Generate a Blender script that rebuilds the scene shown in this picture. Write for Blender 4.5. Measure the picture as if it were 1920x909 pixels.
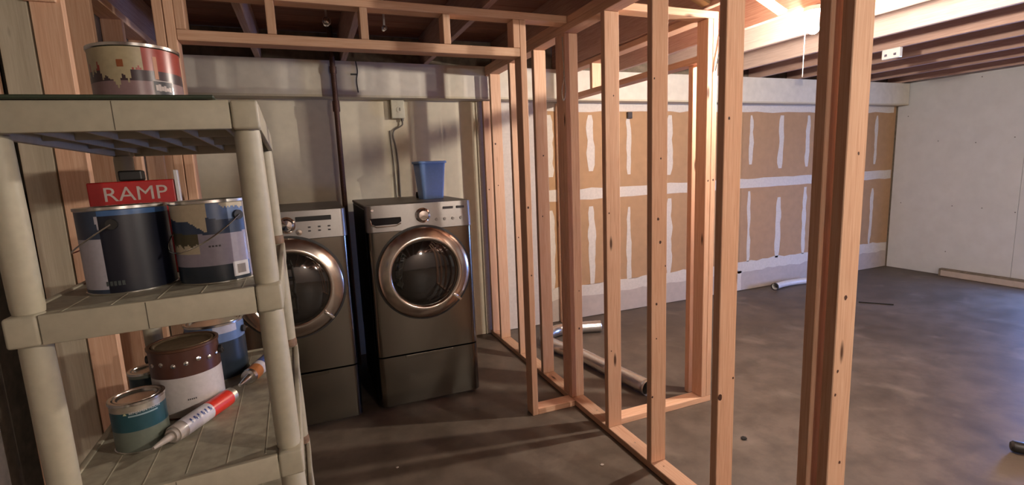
import bpy, bmesh, math, random
from mathutils import Vector, Matrix, noise
for o in list(bpy.data.objects): bpy.data.objects.remove(o, do_unlink=True)
SC = bpy.context.scene
COL = SC.collection
rnd = random.Random(7)
PI = math.pi

# ------------------------------------------------------------------ camera
cam_d = bpy.data.cameras.new('camera'); cam = bpy.data.objects.new('camera', cam_d); COL.objects.link(cam)
cam_d.sensor_width = 36.0; cam_d.lens = 931.97 / 1920 * 36.0; cam_d.clip_start = 0.02
R_ = Vector((0.92475816, -0.37849342, -0.03956109)); U_ = Vector((0.092953, 0.12384664, 0.98793813)); F_ = Vector((0.36902857, 0.91728117, -0.14971029))
cam.matrix_world = Matrix(((R_.x, U_.x, -F_.x, 0), (R_.y, U_.y, -F_.y, 0), (R_.z, U_.z, -F_.z, 1.55), (0, 0, 0, 1)))
SC.camera = cam
# ------------------------------------------------------------------ world, exposure
w = bpy.data.worlds.new('world'); SC.world = w; w.use_nodes = True
w.node_tree.nodes['Background'].inputs[0].default_value = (0.55, 0.68, 1.0, 1); w.node_tree.nodes['Background'].inputs[1].default_value = 0.1
SC.view_settings.view_transform = 'Standard'; SC.view_settings.look = 'None'; SC.view_settings.gamma = 1.0
SC.view_settings.use_curve_mapping = False
SC.view_settings.exposure = 1.25
# the lamps of the basement (each bulb glows itself): position of the bulb centre, strength
LAMP_A = ((2.80, 2.14, 2.275), 1850.0)     # the bare bulb in view
LAMP_B = ((2.80, -1.10, 2.275), 2100.0)      # the next bulb of the row, behind the camera
LAMP_C = ((1.50, -3.90, 2.275), 1650.0)      # third bulb, behind the camera
BULB_COL = (1.0, 0.88, 0.76)
PANE_STRENGTH = 30.0; PANE_COL = (0.20, 0.38, 1.0)  # blue glow of the added door pane out of view

# ------------------------------------------------------------------ helpers: meshes
def link(name, me, mats, parent=None, smooth=False):
    o = bpy.data.objects.new(name, me); COL.objects.link(o)
    if mats is not None and not me.materials:
        for m in (mats if isinstance(mats, (list, tuple)) else [mats]): me.materials.append(m)
    if smooth:
        for p in me.polygons: p.use_smooth = True
        try: me.set_sharp_from_angle(angle=math.radians(40))
        except Exception: pass
    if parent is not None: o.parent = parent
    return o
def obj(name, bm, mats, parent=None, smooth=False):
    bmesh.ops.recalc_face_normals(bm, faces=bm.faces)
    me = bpy.data.meshes.new(name); bm.to_mesh(me); bm.free()
    return link(name, me, mats, parent, smooth)
def tag(o, label=None, cat=None, group=None, kind=None):
    if label: o['label'] = label
    if cat: o['category'] = cat
    if group: o['group'] = group
    if kind: o['kind'] = kind
    return o
def empty(name, loc=(0, 0, 0), rz=0.0):
    o = bpy.data.objects.new(name, None); COL.objects.link(o); o.location = loc; o.rotation_euler = (0, 0, rz)
    o.empty_display_size = 0.05
    return o
def add_box(bm, x0, x1, y0, y1, z0, z1, bev=0.0, seg=1):
    r = bmesh.ops.create_cube(bm, size=1.0)
    for v in r['verts']:
        v.co = Vector(((x0 + x1) / 2 + v.co.x * (x1 - x0), (y0 + y1) / 2 + v.co.y * (y1 - y0), (z0 + z1) / 2 + v.co.z * (z1 - z0)))
    if bev > 0:
        es = list({e for v in r['verts'] for e in v.link_edges})
        bmesh.ops.bevel(bm, geom=es, offset=bev, segments=seg, affect='EDGES', profile=0.5)
def box(name, x0, x1, y0, y1, z0, z1, mat, parent=None, bev=0.0, seg=1, smooth=False):
    bm = bmesh.new(); add_box(bm, x0, x1, y0, y1, z0, z1, bev, seg)
    return obj(name, bm, mat, parent, smooth)
def add_lathe(bm, prof, n=32, axis='z', c=(0, 0, 0), cap0=False, cap1=False):
    rings = []
    for (r, z) in prof:
        ring = []
        for i in range(n):
            a = 2 * PI * i / n
            p = {'z': (r * math.cos(a), r * math.sin(a), z), 'y': (r * math.cos(a), -z, r * math.sin(a)), 'x': (z, r * math.cos(a), r * math.sin(a))}[axis]
            ring.append(bm.verts.new((c[0] + p[0], c[1] + p[1], c[2] + p[2])))
        rings.append(ring)
    for k in range(len(rings) - 1):
        for i in range(n):
            j = (i + 1) % n
            bm.faces.new((rings[k][i], rings[k][j], rings[k + 1][j], rings[k + 1][i]))
    if cap0: bm.faces.new(rings[0])
    if cap1: bm.faces.new(rings[-1])
def lathe(name, prof, mat, parent=None, n=32, axis='z', c=(0, 0, 0), cap0=False, cap1=False):
    bm = bmesh.new(); add_lathe(bm, prof, n, axis, c, cap0, cap1)
    return obj(name, bm, mat, parent, True)
def smooth_path(pts, k=8):
    P = [Vector(p) for p in pts]; out = []
    for i in range(len(P) - 1):
        a = P[max(i - 1, 0)]; b = P[i]; c = P[i + 1]; d = P[min(i + 2, len(P) - 1)]
        for s in range(k):
            t = s / k
            out.append(0.5 * ((2 * b) + (c - a) * t + (2 * a - 5 * b + 4 * c - d) * t * t + (3 * b - a - 3 * c + d) * t ** 3))
    out.append(P[-1]); return out
def add_tube(bm, path, r, n=10, caps=True, rf=None):
    path = [Vector(p) for p in path]; rings = []
    T = (path[1] - path[0]).normalized(); N = T.orthogonal().normalized()
    for i, p in enumerate(path):
        t = (path[min(i + 1, len(path) - 1)] - path[max(i - 1, 0)]).normalized()
        N = (N - t * N.dot(t)).normalized(); B = t.cross(N)
        rr = rf(i) if rf else r
        rings.append([bm.verts.new(p + (N * math.cos(2 * PI * k / n) + B * math.sin(2 * PI * k / n)) * rr) for k in range(n)])
    for a, b in zip(rings, rings[1:]):
        for k in range(n):
            j = (k + 1) % n; bm.faces.new((a[k], a[j], b[j], b[k]))
    if caps: bm.faces.new(rings[0]); bm.faces.new(rings[-1])
def tube(name, path, r, mat, parent=None, n=10, caps=True, rf=None):
    bm = bmesh.new(); add_tube(bm, path, r, n, caps, rf)
    return obj(name, bm, mat, parent, True)
def text_bm(s, size, depth=0.0006):
    cu = bpy.data.curves.new('t', 'FONT'); cu.body = s; cu.size = size; cu.extrude = depth; cu.align_x = 'CENTER'; cu.align_y = 'CENTER'; cu.resolution_u = 3
    to = bpy.data.objects.new('t', cu); COL.objects.link(to)
    dg = bpy.context.evaluated_depsgraph_get(); me = bpy.data.meshes.new_from_object(to.evaluated_get(dg))
    bm = bmesh.new(); bm.from_mesh(me)
    bpy.data.objects.remove(to); bpy.data.curves.remove(cu); bpy.data.meshes.remove(me)
    return bm       # lies in local XY, faces +Z

# ------------------------------------------------------------------ helpers: materials
class NT:
    def __init__(s, name):
        s.m = bpy.data.materials.new(name); s.m.use_nodes = True; s.t = s.m.node_tree; s.b = s.t.nodes['Principled BSDF']
    def n(s, typ, **kw):
        nd = s.t.nodes.new(typ)
        for k, v in kw.items():
            if k.startswith('i_'):
                nd.inputs[int(k[2:]) if k[2:].isdigit() else k[2:].replace('_', ' ')].default_value = v
            else: setattr(nd, k, v)
        return nd
    def l(s, a, ao, b, bi): s.t.links.new(a.outputs[ao], b.inputs[bi])
    def coords(s, scale, rand=True, kind='Object'):
        tc = s.n('ShaderNodeTexCoord'); mp = s.n('ShaderNodeMapping'); mp.inputs['Scale'].default_value = scale
        if rand:
            oi = s.n('ShaderNodeObjectInfo'); mu = s.n('ShaderNodeVectorMath', operation='SCALE'); mu.inputs[0].default_value = (13.1, 7.7, 31.3)
            s.l(oi, 'Random', mu, 'Scale'); ad = s.n('ShaderNodeVectorMath', operation='ADD')
            s.l(tc, kind, ad, 0); s.l(mu, 0, ad, 1); s.l(ad, 0, mp, 0)
        else: s.l(tc, kind, mp, 0)
        return mp
def ramp(t, stops):
    r = t.n('ShaderNodeValToRGB'); cr = r.color_ramp
    while len(cr.elements) < len(stops): cr.elements.new(0.5)
    for e, (p, c) in zip(cr.elements, stops): e.position = p; e.color = (*c, 1)
    return r
def plain(name, col, rough=0.5, metal=0.0, var=0.08, scale=12.0, bump=0.0, spec=0.5, coat=0.0):
    t = NT(name); b = t.b
    b.inputs['Roughness'].default_value = rough; b.inputs['Metallic'].default_value = metal; b.inputs['Specular IOR Level'].default_value = spec
    b.inputs['Coat Weight'].default_value = coat
    mp = t.coords((scale,) * 3, True); no = t.n('ShaderNodeTexNoise'); no.inputs['Detail'].default_value = 5
    t.l(mp, 0, no, 0)
    lo = tuple(max(0, c * (1 - var)) for c in col); hi = tuple(min(1, c * (1 + var)) for c in col)
    r = ramp(t, [(0.3, lo), (0.7, hi)]); t.l(no, 0, r, 0); t.l(r, 0, b, 'Base Color')
    if bump > 0:
        bp = t.n('ShaderNodeBump'); bp.inputs['Strength'].default_value = bump; bp.inputs['Distance'].default_value = 0.002
        t.l(no, 0, bp, 'Height'); t.l(bp, 0, b, 'Normal')
    return t.m
def wood(name, c0, c1, c2, knot=(0.10, 0.045, 0.025), rough=0.65, kn=True):
    t = NT(name); b = t.b; b.inputs['Roughness'].default_value = rough; b.inputs['Specular IOR Level'].default_value = 0.25
    mp = t.coords((30, 30, 1.1)); no = t.n('ShaderNodeTexNoise'); no.inputs['Detail'].default_value = 6; no.inputs['Distortion'].default_value = 0.8; t.l(mp, 0, no, 0)
    r = ramp(t, [(0.28, c0), (0.5, c1), (0.74, c2)]); t.l(no, 0, r, 0)
    # broad tone differences board to board
    oi = t.n('ShaderNodeObjectInfo'); hsv = t.n('ShaderNodeHueSaturation'); mr = t.n('ShaderNodeMapRange'); mr.inputs['To Min'].default_value = 0.86; mr.inputs['To Max'].default_value = 1.1
    t.l(oi, 'Random', mr, 0); t.l(mr, 0, hsv, 'Value'); t.l(r, 0, hsv, 'Color')
    out = (hsv, 0)
    if kn:
        mk = t.coords((11, 11, 2.6)); vo = t.n('ShaderNodeTexVoronoi'); vo.inputs['Scale'].default_value = 0.8; t.l(mk, 0, vo, 0)
        rk = ramp(t, [(0.045, (1, 1, 1)), (0.10, (0, 0, 0))]); t.l(vo, 'Distance', rk, 0)
        mx = t.n('ShaderNodeMix', data_type='RGBA'); t.l(rk, 0, mx, 0); t.l(hsv, 0, mx, 6); mx.inputs[7].default_value = (*knot, 1); out = (mx, 2)
    t.l(out[0], out[1], b, 'Base Color')
    bp = t.n('ShaderNodeBump'); bp.inputs['Strength'].default_value = 0.25; bp.inputs['Distance'].default_value = 0.001; t.l(no, 0, bp, 'Height'); t.l(bp, 0, b, 'Normal')
    return t.m
def emit(name, col, s):
    t = NT(name); t.b.inputs['Base Color'].default_value = (*col, 1); t.b.inputs['Emission Color'].default_value = (*col, 1); t.b.inputs['Emission Strength'].default_value = s
    return t.m

M = {}
M['stud'] = wood('new_spruce', (0.62, 0.36, 0.23), (0.71, 0.44, 0.29), (0.77, 0.53, 0.37))
M['knot'] = plain('knot', (0.07, 0.025, 0.015), 0.6, var=0.3, scale=80)
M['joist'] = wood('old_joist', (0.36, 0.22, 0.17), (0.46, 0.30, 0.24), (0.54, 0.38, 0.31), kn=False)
M['joist_lit'] = wood('bulb_lit_joist', (0.50, 0.36, 0.30), (0.60, 0.45, 0.38), (0.66, 0.52, 0.45), kn=False)  # lighter copy of the joist wood; bulb glare is put into its colour
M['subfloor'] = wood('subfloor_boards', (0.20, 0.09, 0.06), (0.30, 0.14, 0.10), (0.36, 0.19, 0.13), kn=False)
M['brace'] = wood('bridging', (0.55, 0.38, 0.20), (0.66, 0.48, 0.27), (0.72, 0.56, 0.35), kn=False)
M['greyboard'] = wood('weathered_board', (0.44, 0.38, 0.28), (0.50, 0.44, 0.33), (0.55, 0.49, 0.38))
M['cream'] = plain('cream_paint', (0.62, 0.56, 0.43), 0.75, var=0.05, scale=3, bump=0.15)
M['trimcream'] = plain('cream_trim', (0.55, 0.49, 0.37), 0.7, var=0.05)
M['mud'] = plain('joint_compound', (0.62, 0.56, 0.50), 0.85, var=0.06, scale=9, bump=0.2)
M['tan'] = plain('drywall_paper', (0.42, 0.25, 0.13), 0.85, var=0.06, scale=2.5, bump=0.1)
M['paper'] = plain('grey_drywall_paper', (0.46, 0.39, 0.35), 0.85, var=0.06, scale=3)
M['white_board'] = plain('white_wallboard', (0.58, 0.585, 0.60), 0.7, var=0.04, scale=1.6, bump=0.1)
M['soffit'] = plain('soffit_board', (0.66, 0.61, 0.52), 0.8, var=0.06, scale=3)
M['dark_wall'] = plain('unlit_block_wall', (0.20, 0.16, 0.12), 0.9, var=0.25, scale=4, bump=0.4)
M['screw'] = plain('screw_head', (0.08, 0.07, 0.07), 0.5, metal=0.5)
M['iron'] = plain('rusty_iron', (0.10, 0.045, 0.03), 0.55, metal=0.3, var=0.3, scale=30)
M['cord'] = plain('grey_cord', (0.16, 0.14, 0.12), 0.6)
M['plastic_cream'] = plain('cream_plastic', (0.55, 0.52, 0.40), 0.45, var=0.03)
M['blue_bin'] = plain('blue_plastic', (0.25, 0.43, 0.85), 0.4, var=0.04)
M['black'] = plain('black_plastic', (0.015, 0.014, 0.013), 0.45)
M['shelf'] = plain('putty_plastic', (0.40, 0.365, 0.275), 0.5, var=0.06, scale=10)
M['shelfdirt'] = plain('putty_plastic_top', (0.31, 0.285, 0.215), 0.6, var=0.22, scale=7)
M['shelfseam'] = plain('seam_shadow_gap', (0.08, 0.07, 0.05), 0.8)
M['shelfjoint'] = plain('brown_stained_joint', (0.20, 0.12, 0.07), 0.6, var=0.3)
M['green_sheet'] = plain('dark_green_plastic', (0.035, 0.05, 0.03), 0.4)
M['galv'] = plain('aluminium_duct', (0.72, 0.71, 0.70), 0.28, metal=1.0, var=0.05)
M['pvc'] = plain('white_pipe', (0.62, 0.60, 0.60), 0.4)
M['dark_in'] = plain('dark_inside', (0.02, 0.018, 0.016), 0.9)
M['porcelain'] = plain('white_porcelain', (0.80, 0.79, 0.76), 0.25, var=0.02)
M['tin'] = plain('tin_plate', (0.72, 0.70, 0.66), 0.22, metal=1.0, var=0.05)
M['tinpale'] = plain('scuffed_tin', (0.50, 0.46, 0.38), 0.4, metal=0.8, var=0.15)
M['steel'] = None
def steel(name, col, rough, aniso=0.5):
    t = NT(name); b = t.b; b.inputs['Metallic'].default_value = 1.0; b.inputs['Roughness'].default_value = rough
    mp = t.coords((1.5, 1.5, 160), False); no = t.n('ShaderNodeTexNoise'); no.inputs['Detail'].default_value = 3; t.l(mp, 0, no, 0)
    r = ramp(t, [(0.3, tuple(c * 0.9 for c in col)), (0.7, col)]); t.l(no, 0, r, 0); t.l(r, 0, b, 'Base Color')
    bp = t.n('ShaderNodeBump'); bp.inputs['Strength'].default_value = 0.05; bp.inputs['Distance'].default_value = 0.0005; t.l(no, 0, bp, 'Height'); t.l(bp, 0, b, 'Normal')
    return t.m
M['steel'] = steel('brushed_graphite_steel', (0.235, 0.215, 0.18), 0.2)
M['panel'] = plain('silver_control_panel', (0.30, 0.28, 0.265), 0.35, metal=0.6, var=0.03)
M['ring'] = plain('satin_chrome_ring', (0.74, 0.66, 0.58), 0.2, metal=1.0, var=0.02)
M['chrome'] = plain('chrome', (0.85, 0.82, 0.78), 0.08, metal=1.0, var=0.02)
M['side'] = plain('black_cabinet_side', (0.022, 0.020, 0.018), 0.5)
M['topgrey'] = plain('grey_brown_top', (0.13, 0.11, 0.085), 0.45)
M['glass'] = plain('dark_door_glass', (0.012, 0.011, 0.009), 0.06, spec=0.8, coat=0.6)
M['gasket'] = plain('grey_gasket', (0.03, 0.028, 0.025), 0.5)
M['print'] = plain('dark_print', (0.05, 0.045, 0.05), 0.5)

def concrete():
    t = NT('concrete_floor'); b = t.b; b.inputs['Specular IOR Level'].default_value = 0.45
    mp = t.coords((1, 1, 1), False)
    n1 = t.n('ShaderNodeTexNoise'); n1.inputs['Scale'].default_value = 0.9; n1.inputs['Detail'].default_value = 8; n1.inputs['Distortion'].default_value = 0.6
    n2 = t.n('ShaderNodeTexNoise'); n2.inputs['Scale'].default_value = 5.5; n2.inputs['Detail'].default_value = 9; n2.inputs['Roughness'].default_value = 0.65
    n3 = t.n('ShaderNodeTexNoise'); n3.inputs['Scale'].default_value = 3.4; n3.inputs['Detail'].default_value = 9; n3.inputs['Distortion'].default_value = 0.4
    for n in (n1, n2, n3): t.l(mp, 0, n, 0)
    r1 = ramp(t, [(0.30, (0.108, 0.082, 0.061)), (0.66, (0.165, 0.129, 0.101))]); t.l(n1, 0, r1, 0)
    r2 = ramp(t, [(0.36, (0.55, 0.54, 0.52)), (0.60, (1.0, 1.0, 1.0))]); t.l(n2, 0, r2, 0)
    mx = t.n('ShaderNodeMix', data_type='RGBA', blend_type='MULTIPLY'); mx.inputs[0].default_value = 0.8; t.l(r1, 0, mx, 6); t.l(r2, 0, mx, 7)
    r3 = ramp(t, [(0.58, (0, 0, 0)), (0.76, (0.30, 0.30, 0.30))]); t.l(n3, 0, r3, 0)       # pale dried splashes
    m2 = t.n('ShaderNodeMix', data_type='RGBA'); t.l(r3, 0, m2, 0); t.l(mx, 2, m2, 6); m2.inputs[7].default_value = (0.36, 0.30, 0.24, 1)
    t.l(m2, 2, b, 'Base Color')
    rr = t.n('ShaderNodeMapRange'); rr.inputs['To Min'].default_value = 0.38; rr.inputs['To Max'].default_value = 0.68; t.l(n2, 0, rr, 0); t.l(rr, 0, b, 'Roughness')
    bp = t.n('ShaderNodeBump'); bp.inputs['Strength'].default_value = 0.25; bp.inputs['Distance'].default_value = 0.004; t.l(n2, 0, bp, 'Height'); t.l(bp, 0, b, 'Normal')
    return t.m
M['concrete'] = concrete()

# ------------------------------------------------------------------ lumber: local Z runs along the board
_lc = {}
def lumber(name, x0, x1, y0, y1, z0, z1, mat, parent=None):
    dx, dy, dz = x1 - x0, y1 - y0, z1 - z0
    ax = max(range(3), key=lambda i: (dx, dy, dz)[i])
    dims, rot = {2: ((dx, dy, dz), (0, 0, 0)), 0: ((dz, dy, dx), (0, PI / 2, 0)), 1: ((dx, dz, dy), (-PI / 2, 0, 0))}[ax]
    key = (tuple(round(d, 4) for d in dims), mat.name)
    if key not in _lc:
        bm = bmesh.new(); add_box(bm, -dims[0] / 2, dims[0] / 2, -dims[1] / 2, dims[1] / 2, -dims[2] / 2, dims[2] / 2, 0.0025, 1)
        me = bpy.data.meshes.new(name); bm.to_mesh(me); bm.free(); me.materials.append(mat); _lc[key] = me
    o = bpy.data.objects.new(name, _lc[key]); COL.objects.link(o)
    if parent is not None: o.parent = parent
    o.location = ((x0 + x1) / 2 - (parent.location.x if parent else 0), (y0 + y1) / 2 - (parent.location.y if parent else 0), (z0 + z1) / 2 - (parent.location.z if parent else 0))
    o.rotation_euler = rot
    return o
def knot(stud, wx, wz, rx=0.008, rz=0.010, side='front'):
    """small dark knot on the front face of a stud, in world x, z"""
    bm = bmesh.new()
    n = 9; pts = []
    for i in range(n):
        a = 2 * PI * i / n; k = rnd.uniform(0.8, 1.2); pts.append((rx * k * math.cos(a), rz * k * math.sin(a)))
    loc = stud.location + (stud.parent.location if stud.parent else Vector()); dy = min(v.co.y for v in stud.data.vertices)
    vs = [bm.verts.new((wx - loc.x + p[0], dy - 0.0006, wz - loc.z + p[1])) for p in pts]
    vb = [bm.verts.new((v.co.x, dy + 0.001, v.co.z)) for v in vs]
    bm.faces.new(vs)
    for i in range(n): bm.faces.new((vs[i], vs[(i + 1) % n], vb[(i + 1) % n], vb[i]))
    return obj('knot', bm, M['knot'], stud)
def nail(parent, x, y, z):
    p = parent.location
    bm = bmesh.new(); add_lathe(bm, [(0.005, 0.0), (0.005, 0.0015), (0.0, 0.002)], 8, 'z', (x - p.x, y - p.y, z - p.z))
    return obj('nail_head', bm, M['tin'], parent)

# ================================================================== SETTING
XL, XR, YB, YF, ZC = -1.20, 7.26, 4.30, -5.2, 2.40
floor = tag(box('floor', XL - 0.1, XR + 0.1, YF - 0.1, YB + 0.1, -0.1, 0.0, M['concrete']), 'grey brown stained concrete basement floor', kind='structure')
# ceiling: subfloor boards over joists
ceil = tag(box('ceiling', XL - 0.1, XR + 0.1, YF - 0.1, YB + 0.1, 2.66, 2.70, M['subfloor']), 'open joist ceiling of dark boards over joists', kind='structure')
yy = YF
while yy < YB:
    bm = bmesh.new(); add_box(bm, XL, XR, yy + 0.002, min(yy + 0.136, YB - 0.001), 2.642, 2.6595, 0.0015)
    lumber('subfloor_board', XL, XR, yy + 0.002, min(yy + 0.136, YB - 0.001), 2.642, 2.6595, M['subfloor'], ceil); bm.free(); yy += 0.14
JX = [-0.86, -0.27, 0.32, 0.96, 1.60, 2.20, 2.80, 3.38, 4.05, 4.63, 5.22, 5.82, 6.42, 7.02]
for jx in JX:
    lumber('joist', jx, jx + 0.04, YF, YB - 0.005, 2.405, 2.641, M['joist_lit' if 3.3 < jx < 4.5 else 'joist'], ceil)
def brace(xa, za, xb, zb, y, mat=M['brace']):
    L = math.hypot(xb - xa, zb - za); bm = bmesh.new(); add_box(bm, -0.0095, 0.0095, -0.03, 0.03, -L / 2, L / 2, 0.001)
    o = obj('bridging_brace', bm, mat, ceil); o.location = ((xa + xb) / 2, y, (za + zb) / 2); o.rotation_euler = (0, math.atan2(xb - xa, zb - za), 0); return o
for i in range(len(JX) - 1):
    a, b2 = JX[i] + 0.052, JX[i + 1] - 0.012
    for (yb) in ((2.30, 2.40) if JX[i] > 2.0 else (3.15, 3.25)):
        pass
    yb = 2.34 if JX[i] > 1.5 else 3.3
    if not 1.5 < JX[i] < 2.5: continue
    brace(a, 2.63, b2, 2.42, yb); brace(a, 2.42, b2, 2.63, yb + 0.065)
# back wall: masonry behind, gypsum sheets in front
wb = tag(box('wall_back', XL - 0.1, XR + 0.1, YB + 0.013, YB + 0.12, 0.0, 2.641, M['dark_wall']), 'back wall of cream paint left, bare tan drywall right', kind='structure')
box('drywall_sheet', XL, 1.445, YB, YB + 0.0125, 0.005, 2.15, M['cream'], wb)['label'] = 'cream painted wallboard behind the laundry machines'
box('drywall_sheet', 1.447, 2.135, YB, YB + 0.0125, 0.005, 2.15, M['mud'], wb)['label'] = 'whitish skimmed wallboard strip beside the laundry corner'
SX = [2.137, 3.36, 4.58, 5.80, 7.25]
for i in range(4):
    for (z0, z1) in ((0.34, 1.258), (1.262, 2.15)):
        box('drywall_sheet', SX[i], SX[i + 1] - 0.003, YB, YB + 0.0125, z0, z1, M['tan'], wb)['label'] = 'bare tan drywall sheet'
box('drywall_sheet', 2.137, 7.25, YB, YB + 0.0125, 0.005, 0.336, M['paper'], wb)['label'] = 'grey drywall strip along the floor'
def ragged(x0, x1, z0, z1, amp, seed, name='joint_compound', parent=wb, mat=None, step=0.06, vert=False, taper=False):
    bm = bmesh.new(); L = (z1 - z0) if vert else (x1 - x0); n = max(3, int(L / step)); top = []; bot = []
    for i in range(n + 1):
        t = i / n; a = noise.noise(Vector((seed * 3.1, t * L * 9, 0.3))) * amp; b = noise.noise(Vector((seed * 5.7 + 9, t * L * 9, 4.3))) * amp
        if vert:
            k = (0.6 + 0.4 * min(1, min(t, 1 - t) * 8)) if taper else 1; xm = (x0 + x1) / 2; hw = (x1 - x0) / 2 * k
            bot.append((xm - hw + a, z0 + t * L)); top.append((xm + hw + b, z0 + t * L))
        else:
            bot.append((x0 + t * L, z0 + a)); top.append((x0 + t * L, z1 + b))
    f = YB - 0.0022
    vf = [[bm.verts.new((x, f, z)) for x, z in r] for r in (bot, top)]; vb = [[bm.verts.new((x, YB - 0.0001, z)) for x, z in r] for r in (bot, top)]
    for i in range(n):
        bm.faces.new((vf[0][i], vf[0][i + 1], vf[1][i + 1], vf[1][i]))
        bm.faces.new((vf[0][i], vb[0][i], vb[0][i + 1], vf[0][i + 1])); bm.faces.new((vf[1][i], vf[1][i + 1], vb[1][i + 1], vb[1][i]))
    for i in (0, n): bm.faces.new((vf[0][i], vf[1][i], vb[1][i], vb[0][i]))
    return obj(name, bm, mat or M['mud'], parent)
ragged(2.12, 7.23, 1.205, 1.312, 0.012, 1, step=0.12)
ragged(2.12, 7.23, 0.225, 0.345, 0.03, 2, step=0.09)
ragged(2.12, 7.20, 2.055, 2.149, 0.02, 3, step=0.12)
SK = [2.15, 2.60, 3.045, 3.56, 4.14, 4.71, 5.18, 5.62, 6.05, 6.48, 6.88]
for i, x in enumerate(SK):
    hw = 0.034 + 0.007 * math.sin(i * 2.3)
    ragged(x - hw, x + hw, 1.44 + 0.04 * math.sin(i * 1.7), 2.02, 0.02, 10 + i, vert=True, taper=True)
    ragged(x - hw, x + hw, 0.34, 1.12 + 0.05 * math.sin(i * 2.9), 0.02, 40 + i, vert=True, taper=True)
ragged(4.50, 4.62, 0.01, 0.24, 0.01, 77, vert=True)
# soffit along the top of the back wall
sf = tag(box('trim_1', XL, 7.235, 4.15, YB + 0.012, 2.152, 2.404, M['soffit']), 'boxed pale soffit along the top of the back wall', kind='structure')
box('soffit_edge_strip', XL, 7.235, 4.148, 4.30, 2.136, 2.152, M['trimcream'], sf)
tube('soffit_cable', smooth_path([(0.428, 4.142, 2.403), (0.436, 4.141, 2.33), (0.424, 4.141, 2.26), (0.43, 4.142, 2.17)]), 0.004, M['black'], sf, 6)
box('cable_clip', 0.385, 0.43, 4.139, 4.15, 2.30, 2.312, M['black'], sf)
tag(box('trim_2', 1.432, 1.446, 4.286, 4.2995, 0.005, 2.135, M['trimcream'], None, 0.003), 'narrow cream corner bead beside the partition on the back wall', kind='structure')
# right wall
wr = tag(box('wall_right', XR + 0.013, XR + 0.12, YF - 0.1, YB + 0.013, 0.0, 2.641, M['dark_wall']), 'right wall faced with off white wallboard', kind='structure')
for (y0, y1) in ((2.98, 4.285), (1.76, 2.977), (0.54, 1.757), (-0.68, 0.537), (-5.2, -0.683)):
    box('wallboard', XR, XR + 0.0125, y0, y1, 0.004, 2.47 if y0 > 2 else 2.40, M['white_board'], wr)
for (y, z) in ((3.42, 2.36), (3.073, 1.658), (4.157, 1.996), (4.166, 0.879), (3.594, 0.869), (3.3, 0.86), (3.42, 1.62), (3.0, 0.83), (3.62, 0.3), (3.80, 1.66), (2.9, 0.84)):
    bm = bmesh.new(); add_lathe(bm, [(0.006, 0), (0.0055, 0.001), (0.0, 0.0012)], 8, 'y', (0, 0, 0)); o = obj('screw', bm, M['screw'], wr); o.rotation_euler = (0, 0, -PI / 2); o.location = (XR - 0.0002, y, z)
# added unseen door past the right edge: glowing pane gives the blue floor light
w1 = tag(empty('added_door_1', (XR, 2.05, 0.0)), 'added unseen door with a low glowing pane that lights the right floor blue', kind='structure')
for (a, b, c, d) in ((-0.42, 0.42, 0.0, 0.22), (-0.42, 0.42, 0.92, 2.02), (-0.42, -0.30, 0.22, 0.92), (0.30, 0.42, 0.22, 0.92)):
    box('added_door_rail', -0.04, 0.0, a, b, c, d, M['white_board'], w1)
box('pane', -0.018, -0.010, -0.30, 0.30, 0.22, 0.92, emit('added_glow_pane', PANE_COL, PANE_STRENGTH), w1)
# wall behind the camera
wf = tag(box('wall_front', XL - 0.1, XR + 0.12, YF - 0.12, YF, 0.0, 2.641, M['paper']), 'wall behind the viewer', kind='structure')
# left wall
wl = tag(box('wall_left', XL - 0.12, XL, YF, YB, 0.0, 2.641, M['dark_wall']), 'left wall of open studs and boards behind the plastic shelving', kind='structure')
def S(x0, x1, y0, y1, z0=0.04, z1=2.36, p=wl, mat=None, name='stud'): return lumber(name, x0, x1, y0, y1, z0, z1, mat or M['stud'], p)
st1 = S(-0.885, -0.788, 2.45, 2.488); knot(st1, -0.84, 1.87); knot(st1, -0.83, 1.3, 0.006)
bd = S(-0.992, -0.893, 2.455, 2.475, 0.0, 2.40, mat=M['greyboard'], name='grey_board'); bd['label'] = 'weathered grey board'
S(-1.10, -1.012, 2.44, 2.478)
box('nailing_block', -0.90, -0.80, 2.435, 2.4495, 2.22, 2.40, M['stud'], wl, 0.003)
for y in (2.75, 3.17, 3.60, 4.0): S(-0.879, -0.79, y, y + 0.038)
box('sheathing_board', -0.90, -0.881, 2.50, 4.28, 0.0, 2.40, M['dark_wall'], wl)
lumber('top_plate', -0.879, -0.79, 2.50, 4.14, 2.36, 2.40, M['stud'], wl); lumber('bottom_plate', -0.879, -0.79, 2.50, 4.29, 0.0, 0.038, M['stud'], wl)
lumber('bottom_plate', -1.19, -0.79, 2.44, 2.495, 0.0, 0.038, M['stud'], wl)

# ================================================================== STUD FRAMES
W0, W1 = 1.478, 1.567
part = tag(empty('stud_partition', (W0, 2.6, 0)), 'long bare spruce stud partition running from the back wall towards the viewer', 'stud wall')
lumber('bottom_plate', W0, W1, 1.07, 4.288, 0.001, 0.038, M['stud'], part)
lumber('top_plate', W0, W1, 0.96, 4.14, 2.362, 2.402, M['stud'], part); lumber('top_plate', W0, W1, 0.96, 4.14, 2.322, 2.361, M['stud'], part)
ST = {}
for k, y in (('D1', 1.074), ('C', 1.475), ('B', 1.905), ('A', 2.291), ('E1', 2.722), ('E2', 2.761), ('E3', 2.80), ('F', 3.155), ('G', 3.585), ('H', 4.015), ('I', 4.225)):
    z1 = 2.32 if y < 4.2 else 2.13
    ST[k] = lumber('stud', W0, W1, y, y + 0.038, 0.039, z1, M['stud'], part)
ST['D2'] = lumber('stud', 1.496, 1.585, 1.016, 1.054, 0.0, 2.32, M['stud'], part)
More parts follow.
